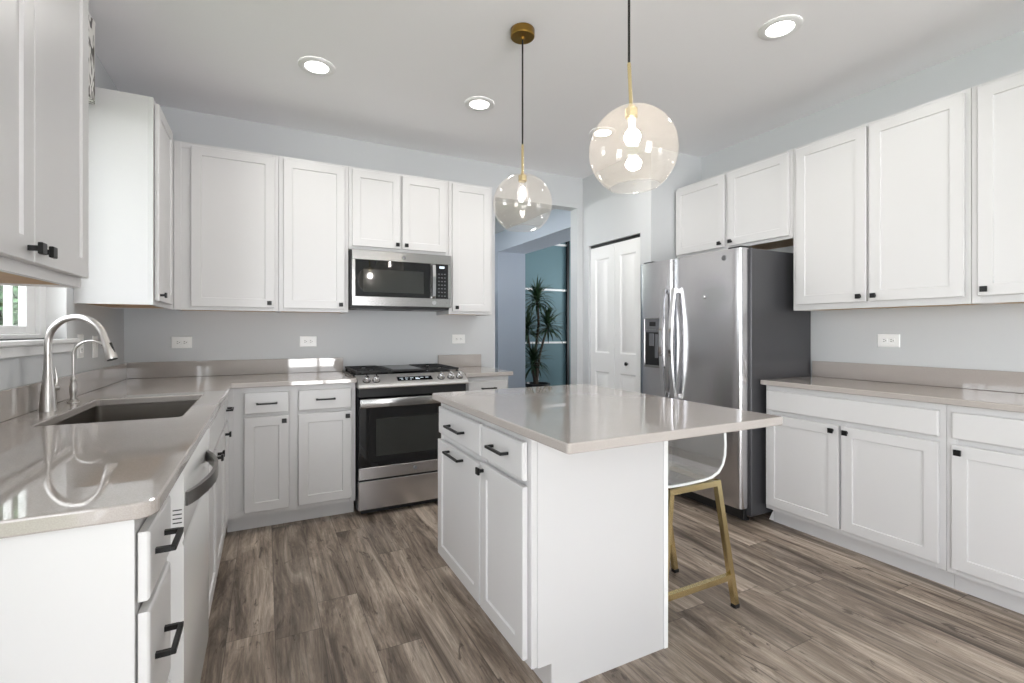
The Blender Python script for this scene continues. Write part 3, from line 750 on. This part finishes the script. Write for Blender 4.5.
# ------------------------------------------------------------------ refrigerator
FY0, FY1, FS = 2.050, 2.979, 2.626
t = thing('refrigerator', 'side-by-side stainless steel refrigerator with dark grey side', 'refrigerator', (3.0, 2.5, 0))
bm = B(); bx(bm, 2.742, 3.360, FY0-0.014, FY1-0.004, 0.045, 1.750, 0.004); wobj('cabinet_body', bm, 'fridge_side', t)
wobj('base_grille', BX(2.715, 2.7415, FY0+0.02, FY1-0.02, 0.02, 0.095, bev=0.003), 'dark', t)
for yy in (FY0+0.06, FY1-0.06):
    for xx in (2.78, 3.28): wobj('foot', mesh_of(lambda bm: lathe(bm, [(0.024, 0), (0.024, 0.012), (0.012, 0.014), (0.012, 0.0455)], 14, (xx, yy, 0))), 'dark', t)
def fdoor(name, y0, y1):
    bm = B(); n_ = 10; poly = [(2.738, y1-0.003), (2.738, y0+0.003)]
    poly += [(2.700, y0), (2.676, y0+0.002), (2.666, y0+0.010), (2.661, y0+0.022)]
    for k in range(1, n_):
        s_ = k/n_; poly.append((2.661-0.005*math.sin(PI*s_), y0+0.022+(y1-y0-0.044)*s_))
    poly += [(2.661, y1-0.022), (2.666, y1-0.010), (2.676, y1-0.002), (2.700, y1)]
    rings_close(bm, [[(x, y, z) for x, y in poly] for z in (0.10, 1.752)])
    return wobj(name, bm, 'steel', t)
fr_l = fdoor('freezer_door', FS+0.004, FY1)
fr_r = fdoor('fresh_food_door', FY0, FS-0.004)
for ga, gb, gd in ((FY0+0.01, FS-0.01, fr_r), (FS+0.01, FY1-0.01, fr_l)): wobj('door_gasket', BX(2.7382, 2.7418, ga, gb, 0.11, 1.745), 'dark', gd)
for yy, dd in ((FS+0.045, fr_l), (FS-0.048, fr_r)):
    bm = B(); pts = []
    for k in range(19):
        s_ = k/18; pts.append((2.630-0.036*math.sin(PI*s_), yy, 0.735+0.80*s_))
    strip(bm, pts, 0.030, 0.016, (0, 1, 0)); hd = wobj('handle', bm, 'chrome', dd)
    for zz in (0.755, 1.515): wobj('handle_post', BX(2.630, 2.6615, yy-0.013, yy+0.013, zz-0.018, zz+0.018, bev=0.003), 'chrome', hd)
for y0, y1 in ((FY0+0.02, FY0+0.12), (FY1-0.12, FY1-0.02)): wobj('hinge_cover', BX(2.69, 2.80, y0, y1, 1.7525, 1.768, bev=0.003), 'dark', t)
# water and ice dispenser in the freezer door
dz0, dz1, dy0, dy1 = 0.945, 1.325, 2.700, 2.912
bm = B()
bx(bm, 2.650, 2.6620, dy0, dy0+0.010, dz0, dz1, 0.003); bx(bm, 2.650, 2.6620, dy1-0.010, dy1, dz0, dz1, 0.003)
bx(bm, 2.646, 2.6620, dy0, dy1, dz0, dz0+0.018, 0.003); bx(bm, 2.650, 2.6620, dy0, dy1, dz1-0.010, dz1, 0.003)
ds = wobj('dispenser', bm, 'steel_h', fr_l)
wobj('dispenser_recess', BX(2.6525, 2.658, dy0+0.010, dy1-0.010, dz0+0.018, 1.215), 'dark', ds)
wobj('dispenser_panel', BX(2.6505, 2.658, dy0+0.010, dy1-0.010, 1.215, dz1-0.010), 'greyplastic', ds)
wobj('dispenser_display', BX(2.6495, 2.6504, 2.785, 2.850, 1.262, 1.295), 'blackglass', ds)
for k in range(6): wobj('dispenser_button', BX(2.6498, 2.6504, dy0+0.022+0.029*k, dy0+0.036+0.029*k, 1.230, 1.238), 'steel_h', ds)
wobj('dispenser_paddle', BX(2.640, 2.6524, 2.755, 2.785, 1.02, 1.20, bev=0.003), 'greyplastic', ds); wobj('ice_chute', BX(2.644, 2.6524, 2.80, 2.85, 1.11, 1.205, bev=0.003), 'greyplastic', ds)
emblem(fr_r, (2.6588, 2.175, 1.700), (-1, 0, 0), 0.018)
bm = B(); rings_close(bm, [[(x, 2.328+r_*math.cos(2*PI*k/18), 1.455+r_*math.sin(2*PI*k/18)) for k in range(18)] for x, r_ in ((2.6575, 0.014), (2.652, 0.013), (2.648, 0.007))]); wobj('round_button', bm, 'chrome', fr_r)

# ------------------------------------------------------------------ bar stool
t = thing('bar_stool', 'clear acrylic counter stool with brass legs tucked under the island', 'stool', (1.64, 1.635, 0))
bt, bb, ft, fb = 1.745, 1.856, 1.475, 1.415       # X of back and front legs at seat and floor
ya, yb_, zt = 1.459, 1.812, 0.567
for nm, xt, xb in (('b', bt, bb), ('f', ft, fb)):
    for y in (ya, yb_):
        bm = B(); dy = 0.012 if y == yb_ else -0.006
        bar(bm, (xt, y-dy, zt+0.010), (xb, y, 0.012), 0.024, 0.024, (1, 0, 0.2)); lg = wobj('leg', bm, 'gold', t)
        wobj('foot_cap', BX(xb-0.014, xb+0.014, y-0.014, y+0.014, 0, 0.018, bev=0.002), 'dark', lg)
bm = B()
for y in (ya+0.006, yb_-0.012): bar(bm, (bt+0.012, y, zt), (ft-0.012, y, zt), 0.024, 0.024)
for x in (bt, ft): bar(bm, (x, ya, zt), (x, yb_, zt), 0.024, 0.024)
wobj('seat_frame', bm, 'gold', t)
zs = 0.145; xs_b = bt+(bb-bt)*(1-zs/zt); xs_f = ft+(fb-ft)*(1-zs/zt)
for y in (ya, yb_): wobj('stretcher', mesh_of(lambda bm: bar(bm, (xs_b, y, zs), (xs_f, y, zs), 0.022, 0.024)), 'gold', t)
sec = [(1.430, 0.596), (1.47, 0.588), (1.56, 0.586), (1.66, 0.588), (1.715, 0.594), (1.755, 0.610), (1.782, 0.640), (1.796, 0.680), (1.802, 0.730), (1.806, 0.800), (1.812, 0.845)]
wid = [0.17]*8 + [0.168, 0.16, 0.13]
bm = B(); th = 0.011; rings = []
for i, (x, z) in enumerate(sec):
    a = Vector(sec[max(i-1, 0)]); b = Vector(sec[min(i+1, len(sec)-1)]); tv = (b-a).normalized(); nv = Vector((-tv.y, tv.x))*th/2
    w = wid[i]; ym = 1.635
    rings.append([(x+nv.x*s_, ym+w*q, z+nv.y*s_) for q, s_ in ((-1, -1), (-0.5, -1), (0, -1), (0.5, -1), (1, -1), (1, 1), (0.5, 1), (0, 1), (-0.5, 1), (-1, 1))])
rings_close(bm, rings)
st = wobj('seat_shell', bm, 'acrylic', t)
bm = B()
for q in (-1, 1): tube(bm, [(x, 1.635+q*(w+0.001), z) for (x, z), w in zip(sec, wid)], 0.0058, 8)
tube(bm, [(sec[-1][0], 1.635+wid[-1]*q, sec[-1][1]) for q in (-1, 0, 1)], 0.0058, 8)
tube(bm, [(sec[0][0], 1.635+wid[0]*q, sec[0][1]) for q in (-1, 0, 1)], 0.0058, 8)
wobj('polished_edge', bm, 'acrylic_edge', st)

# ------------------------------------------------------------------ pendants
def pendant(label, x, y, zc, R, lit, tilt):
    """zc = globe centre height; the rigid stem and globe swing by 'tilt' about the end of the cord."""
    t = thing('pendant_light', label, 'pendant lamp', (x, y, H), 0, 'globe pendants above the island')
    zc -= H
    zs = zc + R + 0.150
    rot = Matrix.Translation((0, 0, zs)) @ Matrix.Rotation(tilt, 4, Vector((0.4546, 0.8907, 0))) @ Matrix.Translation((0, 0, -zs))
    def part(name, bm, mat, parent=None, sw=True):
        if sw: bmesh.ops.transform(bm, matrix=rot, verts=bm.verts)
        return obj(name, bm, mat, parent or t)
    bm = B(); lathe(bm, [(0.058, -0.0005), (0.060, -0.004), (0.060, -0.036), (0.057, -0.040), (0.012, -0.041), (0.010, -0.052)], 32); part('canopy', bm, 'golddark', sw=False)
    bm = B(); tube(bm, [(0, 0, -0.05), (0, 0, zs-0.004)], 0.0042, 8); part('cord', bm, 'cord', sw=False)
    bm = B(); lathe(bm, [(0.0045, R+0.150), (0.0062, R+0.146), (0.0062, R+0.010), (0.010, R+0.004), (0.010, R-0.006)], 14, (0, 0, zc)); part('stem', bm, 'gold')
    bm = B(); lathe(bm, [(0.012, R-0.002), (0.021, R-0.006), (0.021, R-0.034), (0.017, R-0.038)], 20, (0, 0, zc)); part('socket', bm, 'gold')
    n_ = 40; a0, a1 = math.radians(5), math.radians(146)
    prof = [(R*math.sin(a0+(a1-a0)*k/n_), R*math.cos(a0+(a1-a0)*k/n_)) for k in range(n_+1)]
    bm = B(); lathe(bm, prof, 64, (0, 0, zc), False, False)
    ge = part('glass_globe', bm, 'globe')
    rr, zz = prof[-1]
    bm = B(); tube(bm, [(rr*math.cos(2*PI*k/40), rr*math.sin(2*PI*k/40), zc+zz) for k in range(41)], 0.0020, 8); part('glass_rim', bm, 'clearbulb', ge)
    zb = R-0.038
    if lit:
        c_ = 0.046; r_ = 0.027
        bm = B(); lathe(bm, [(r_*math.sin(a), c_+r_*math.cos(a)) for a in (0.42, 0.65, 0.9, 1.2, 1.57, 1.9, 2.2, 2.5, 2.8, 3.05)], 24, (0, 0, zc)); bl = part('bulb', bm, 'bulb')
        bm = B(); lathe(bm, [(0.013, zb+0.001), (0.013, zb-0.004), (0.0115, c_+r_*math.cos(0.42)+0.0006)], 18, (0, 0, zc)); part('bulb_neck', bm, 'trim', bl)
    else:
        bm = B(); lathe(bm, [(0.012, zb+0.002), (0.014, zb-0.012), (0.022, zb-0.030), (0.028, zb-0.055), (0.026, zb-0.080), (0.015, zb-0.098), (0.003, zb-0.102)], 24, (0, 0, zc)); bl = part('bulb', bm, 'clearbulb')
        for k in range(6):
            a = 2*PI*k/6; bm = B(); tube(bm, [(0.006*math.cos(a), 0.006*math.sin(a), zc+zb-0.025), (0.011*math.cos(a), 0.011*math.sin(a), zc+zb-0.080)], 0.0011, 5); part('filament', bm, 'bulbdim', bl)
    return t
pendant('farther globe pendant of clear tinted glass with its brass canopy in view', 1.142, 2.122, 1.858, 0.147, False, 0.0)
pendant('nearer glowing globe pendant of tinted glass hanging at upper centre', 1.094, 1.274, 1.833, 0.147, True, -0.045)

# ------------------------------------------------------------------ recessed lights
def can(label, x, y):
    t = thing('recessed_light', label, 'ceiling light', (x, y, H), 0, 'recessed ceiling lights')
    bm = B(); lathe(bm, [(0.098, -0.0004), (0.098, -0.005), (0.090, -0.010), (0.064, -0.009), (0.061, -0.004)], 40, cap0=False, cap1=False); obj('trim_ring', bm, 'trim', t)
    bm = B(); lathe(bm, [(0.0635, -0.0045), (0.056, -0.0085), (0.03, -0.0105), (0.003, -0.011)], 32); obj('lens', bm, 'led', t)
    l = bpy.data.lights.new('lamp', 'AREA'); l.shape = 'DISK'; l.size = 0.13; l.energy = 3.0; l.color = (1, 0.97, 0.93); l.spread = math.radians(150)
    o = bpy.data.objects.new('lamp', l); COL.objects.link(o); o.parent = t; o.location = (0, 0, -0.0125)
can('round recessed ceiling light farthest left, above the stove', 0.260, 2.943)
can('round recessed ceiling light just left of the farther pendant cord', 1.259, 2.940)
can('round recessed ceiling light farthest right, above the right cabinets', 2.269, 1.527)
can('recessed ceiling light half hidden behind the glowing globe pendant', 2.269, 2.940)

# ------------------------------------------------------------------ outlets and switches
def outlet(label, loc, rz, vertical=False, switch=False, w=0.117, h=0.078):
    t = thing('wall_switch' if switch else 'power_outlet', label, 'switch' if switch else 'outlet', loc, rz, None if switch else 'duplex outlets')
    if vertical: w, h = h, w
    bm = B(); loft(bm, -w/2, w/2, -h/2, h/2, ((0, -0.0004), (0, -0.003), (0.003, -0.006))); obj('plate', bm, 'outlet', t)
    if switch:
        bm = B(); bx(bm, -0.017, 0.017, -0.0085, -0.0062, -0.033, 0.033, 0.001); obj('rocker', bm, 'outlet', t)
        return t
    for s in (-1, 1):
        cx, cz = (0, s*0.0195) if vertical else (s*0.0195, 0)
        bm = B(); bx(bm, cx-0.0145, cx+0.0145, -0.008, -0.0062, cz-0.0145, cz+0.0145, 0.003); f = obj('receptacle', bm, 'outlet', t)
        sl = []
        for q in (-1, 1):
            sl.append((cx+q*0.006-0.0012, cx+q*0.006+0.0012, cz-0.001, cz+0.008) if vertical else (cx-0.008, cx+0.001, cz+q*0.006-0.0012, cz+q*0.006+0.0012))
        sl.append((cx-0.0022, cx+0.0022, cz-0.009, cz-0.005) if vertical else (cx+0.005, cx+0.009, cz-0.0022, cz+0.0022))
        for a0, a1, b0, b1 in sl: obj('slot', BX(a0, a1, -0.0086, -0.0081, b0, b1), 'slot', f)
    return t
outlet('white outlet on the back wall near the left corner, above the sink worktop', (-0.505, YB, 1.147), 0)
outlet('white outlet on the back wall above the worktop just left of the stove', (0.287, YB, 1.146), 0)
outlet('white outlet on the back wall above the worktop right of the stove', (1.490, YB, 1.155), 0)
outlet('white outlet on the right wall between worktop and tall wall cabinets', (XR, 1.572, 1.166), -PI/2)
outlet('white upright outlet plate on the left wall right of the window, behind the soap dispenser', (XL, 3.100, 1.150), PI/2, True)
outlet('white rocker switch on the left wall nearest the back corner', (XL, 3.330, 1.140), PI/2, True, True)
outlet('small white outlet low on the slate blue wall beside the potted plant', (4.367, 7.60, 0.372), 0)

# ------------------------------------------------------------------ window valance
t = thing('window_valance', 'grey and white patterned fabric valance over the sink window', 'valance', (XL+0.05, 2.46, 2.30))
bm = B(); n_ = 40
out = [(-0.712 + 0.006*math.sin(k*1.7), 1.95 + (2.930-1.95)*k/n_) for k in range(n_+1)]
poly = [(XL+0.002, 1.95)] + out + [(XL+0.002, 2.930)]
rings_close(bm, [[(x, y, z) for x, y in poly] for z in (2.295, 2.48, 2.665)])
wobj('fabric_skirt', bm, 'fabric', t, False)
wobj('mounting_board', BX(XL+0.002, -0.715, 1.952, 2.928, 2.6652, 2.677), 'trim', t)

# ------------------------------------------------------------------ pantry bifold door
d1 = bpy.data.objects.new('door_1', None); COL.objects.link(d1); d1.location = (PX+0.02, PD1, 0); d1.rotation_euler = (0, 0, FR)
d1['kind'] = 'structure'; d1['label'] = 'white two-leaf bifold pantry door with raised panels'
LW = (PD1-PD0)/2
def leaf(x0, x1):
    bm = B(); t_ = 0.032; s = 0.075; z0, z1 = 0.015, 2.018; zm0, zm1 = 0.845, 1.020
    bx(bm, x0, x0+s, -t_, 0, z0, z1); bx(bm, x1-s, x1, -t_, 0, z0, z1)
    for a, b in ((z0, z0+0.14), (zm0, zm1), (z1-0.115, z1)): bx(bm, x0+s, x1-s, -t_, 0, a, b)
    for a, b in ((z0+0.14, zm0), (zm1, z1-0.115)):
        loft(bm, x0+s, x1-s, a, b, ((0, 0), (0, -t_+0.001), (0.012, -t_+0.010), (0.026, -t_+0.010), (0.042, -t_+0.002)))
    bmesh.ops.translate(bm, verts=bm.verts, vec=(0, t_, 0))
    return obj('door_leaf', bm, 'trim', d1)
leaf(0.004, LW-0.002)
l2 = leaf(LW+0.002, 2*LW-0.004)
bm = B(); tube(bm, [(LW+0.182, 0.0, 0.937), (LW+0.182, -0.012, 0.937), (LW+0.182, -0.016, 0.937), (LW+0.182, -0.026, 0.937), (LW+0.182, -0.030, 0.937)], [0.007, 0.007, 0.016, 0.017, 0.010], 16); obj('door_knob', bm, 'black', l2)
bm = B(); rings_close(bm, [[(x, y, z) for y, z in ((0.006, 2.024), (0.010, 2.024), (0.010, 2.042), (0.026, 2.042), (0.026, 2.024), (0.030, 2.024), (0.030, 2.0465), (0.006, 2.0465))] for x in (0.002, 2*LW-0.002)]); obj('door_track', bm, 'dark', d1)

# ------------------------------------------------------------------ hall and slate room beyond the doorway
HX0, HX1, HZ, HY1 = 3.178, 3.655, 2.44, 6.70
bm = B(); bx(bm, HX0, HX1, YB+T+0.001, HY1, HZ, H); bx(bm, HX0, HX1, HY1, HY1+0.12, 0, H)
struct('wall_hall_right', bm, 'hall', 'pale wall with wide cased opening beyond the doorway')
bm = B(); bx(bm, 0.9, 1.0, YB+T, 4.4, 0, H); bx(bm, 0.9, 1.0, 6.4, 7.60, 0, H); bx(bm, 0.9, 1.0, 4.4, 6.4, 0, 1.7); bx(bm, 0.9, 1.0, 4.4, 6.4, 2.55, H)
struct('wall_hall_left', bm, 'hall')
struct('wall_far', BX(0.9, 7.1, 7.60, 7.70, 0, HH), 'teal', 'slate teal wall with white rails behind the potted plant')
struct('wall_room_right', mesh_of(lambda bm: [bx(bm, 7.0, 7.1, *q) for q in ((YB+T, 5.2, 0, HH), (6.8, 7.60, 0, HH), (5.2, 6.8, 0, 0.5), (5.2, 6.8, 2.0, HH))]), 'teal')
struct('wall_room_front', BX(XR+T, 7.1, YB, YB+T, 0, HH), 'teal')
for i, z in enumerate((1.012, 1.979, 2.82)):
    struct('trim_%d' % (i+1), BX(2.6, 5.01, 7.572, 7.599, z-0.018, z+0.018, bev=0.003), 'trim')
struct('trim_4', BX(5.01, 5.06, 7.55, 7.599, 0, HH-0.001), 'dark', 'dark upright trim at the end of the white rails')

# potted plant
def plant():
    t = thing('potted_plant', 'tall potted dracaena with spiky dark leaf heads in front of the slate wall', 'plant', (4.135, 7.17, 0))
    bm = B(); lathe(bm, [(0.15, 0), (0.165, 0.01), (0.215, 0.30), (0.225, 0.31), (0.225, 0.335), (0.205, 0.335), (0.195, 0.29)], 28, cap1=False); obj('pot', bm, 'pot', t)
    bm = B(); lathe(bm, [(0.198, 0.288), (0.19, 0.30), (0.05, 0.305), (0.004, 0.305)], 24, cap0=False); obj('soil', bm, 'soil', t)
    heads = []
    for pts, rr in (([(0.0, 0, 0.30), (-0.02, 0.0, 0.9), (0.02, -0.03, 1.35), (0.0, 0.0, 1.78)], 0.026), ([(0.02, 0.03, 0.30), (0.05, 0.0, 0.8), (0.15, -0.02, 1.15), (0.21, -0.02, 1.33)], 0.024),
                    ([(-0.03, 0.02, 0.30), (-0.08, 0.05, 0.75), (-0.15, 0.03, 1.10), (-0.17, 0.02, 1.28)], 0.022), ([(-0.05, -0.05, 0.30), (-0.10, -0.08, 0.55), (-0.12, -0.10, 0.72)], 0.02)):
        bm = B(); P = [Vector(p) for p in pts]; fin = []
        for a, b in zip(P, P[1:]):
            for k in range(4): fin.append(a.lerp(b, k/4) + Vector((random.uniform(-.004, .004), random.uniform(-.004, .004), 0)))
        fin.append(P[-1]); tube(bm, fin, [rr*(1-0.3*i/len(fin)) for i in range(len(fin))], 9); obj('cane', bm, 'cane', t); heads.append(P[-1])
    for hi, hd in enumerate(heads):
        bm = B(); nl = (84, 80, 70, 56)[hi]
        for k in range(nl):
            az = k*2.399 + random.uniform(-.2, .2); f = k/nl
            el = math.radians(82 - 95*f + random.uniform(-8, 8)); ln = random.uniform(0.32, 0.46)*(0.85 if f < 0.15 else 1)
            o_ = hd + Vector((0, 0, -0.14*f + 0.04)); pts = []; d_ = Vector((math.cos(az)*math.cos(el), 0.8*math.sin(az)*math.cos(el), math.sin(el))); p = o_.copy()
            droop = random.uniform(0.45, 0.95)
            for s_ in range(6):
                pts.append(p.copy()); p = p + d_*(ln/5); d_ = (d_ + Vector((0, 0, -droop*0.42))).normalized()
            sd = Vector((-math.sin(az), math.cos(az), 0)); ws = [0.012, 0.019, 0.019, 0.015, 0.009, 0.001]
            vs = [(bm.verts.new(q - sd*w), bm.verts.new(q + Vector((0, 0, -0.3*w))), bm.verts.new(q + sd*w)) for q, w in zip(pts, ws)]
            for a, b in zip(vs, vs[1:]):
                bm.faces.new((a[0], a[1], b[1], b[0])); bm.faces.new((a[1], a[2], b[2], b[1]))
        obj('leaf_crown', bm, 'leaf', t)
plant()

# ------------------------------------------------------------------ garden outside the sink window
struct('ground', BX(-16, XL-T-0.05, -8, 24, -0.40, -0.30), 'lawn', 'lawn outside the window')
def tree(label, x, y, hgt, rad, n):
    t = thing('garden_tree', label, 'tree', (x, y, -0.30))
    bm = B(); tube(bm, [(0, 0, 0), (0.03, 0.02, hgt*0.4), (0, 0.05, hgt*0.75)], [0.09, 0.07, 0.03], 10)
    for k in range(5):
        a = k*1.256; tube(bm, [(0.02, 0.03, hgt*0.35+0.08*k), (math.cos(a)*rad*0.5, math.sin(a)*rad*0.5, hgt*0.55+0.1*k)], [0.035, 0.012], 7)
    obj('trunk', bm, 'bark', t)
    bm = B(); blobs = [(Vector((random.uniform(-.5, .5)*rad, random.uniform(-.5, .5)*rad, hgt*random.uniform(0.3, 0.95))), rad*random.uniform(0.35, 0.6)) for _ in range(14)]
    for k in range(n):
        c, r = random.choice(blobs); v = Vector((random.gauss(0, 1), random.gauss(0, 1), random.gauss(0, 1))).normalized()*r*random.uniform(0.7, 1.05)
        p = c + v; a = Vector((random.gauss(0, 1), random.gauss(0, 1), random.gauss(0, 1))).normalized(); b = a.orthogonal().normalized(); L_ = random.uniform(0.07, 0.13)
        vs = [bm.verts.new(q) for q in (p - a*L_, p + b*L_*0.45, p + a*L_, p - b*L_*0.45)]; bm.faces.new(vs)
    obj('foliage', bm, 'hedge', t, False)
tree('leafy green tree outside, right-hand side of the window view', -3.7, 10.2, 4.2, 1.6, 10000)
tree('leafy green tree outside, left-hand side of the window view', -7.0, 16.6, 6.0, 2.6, 9000)
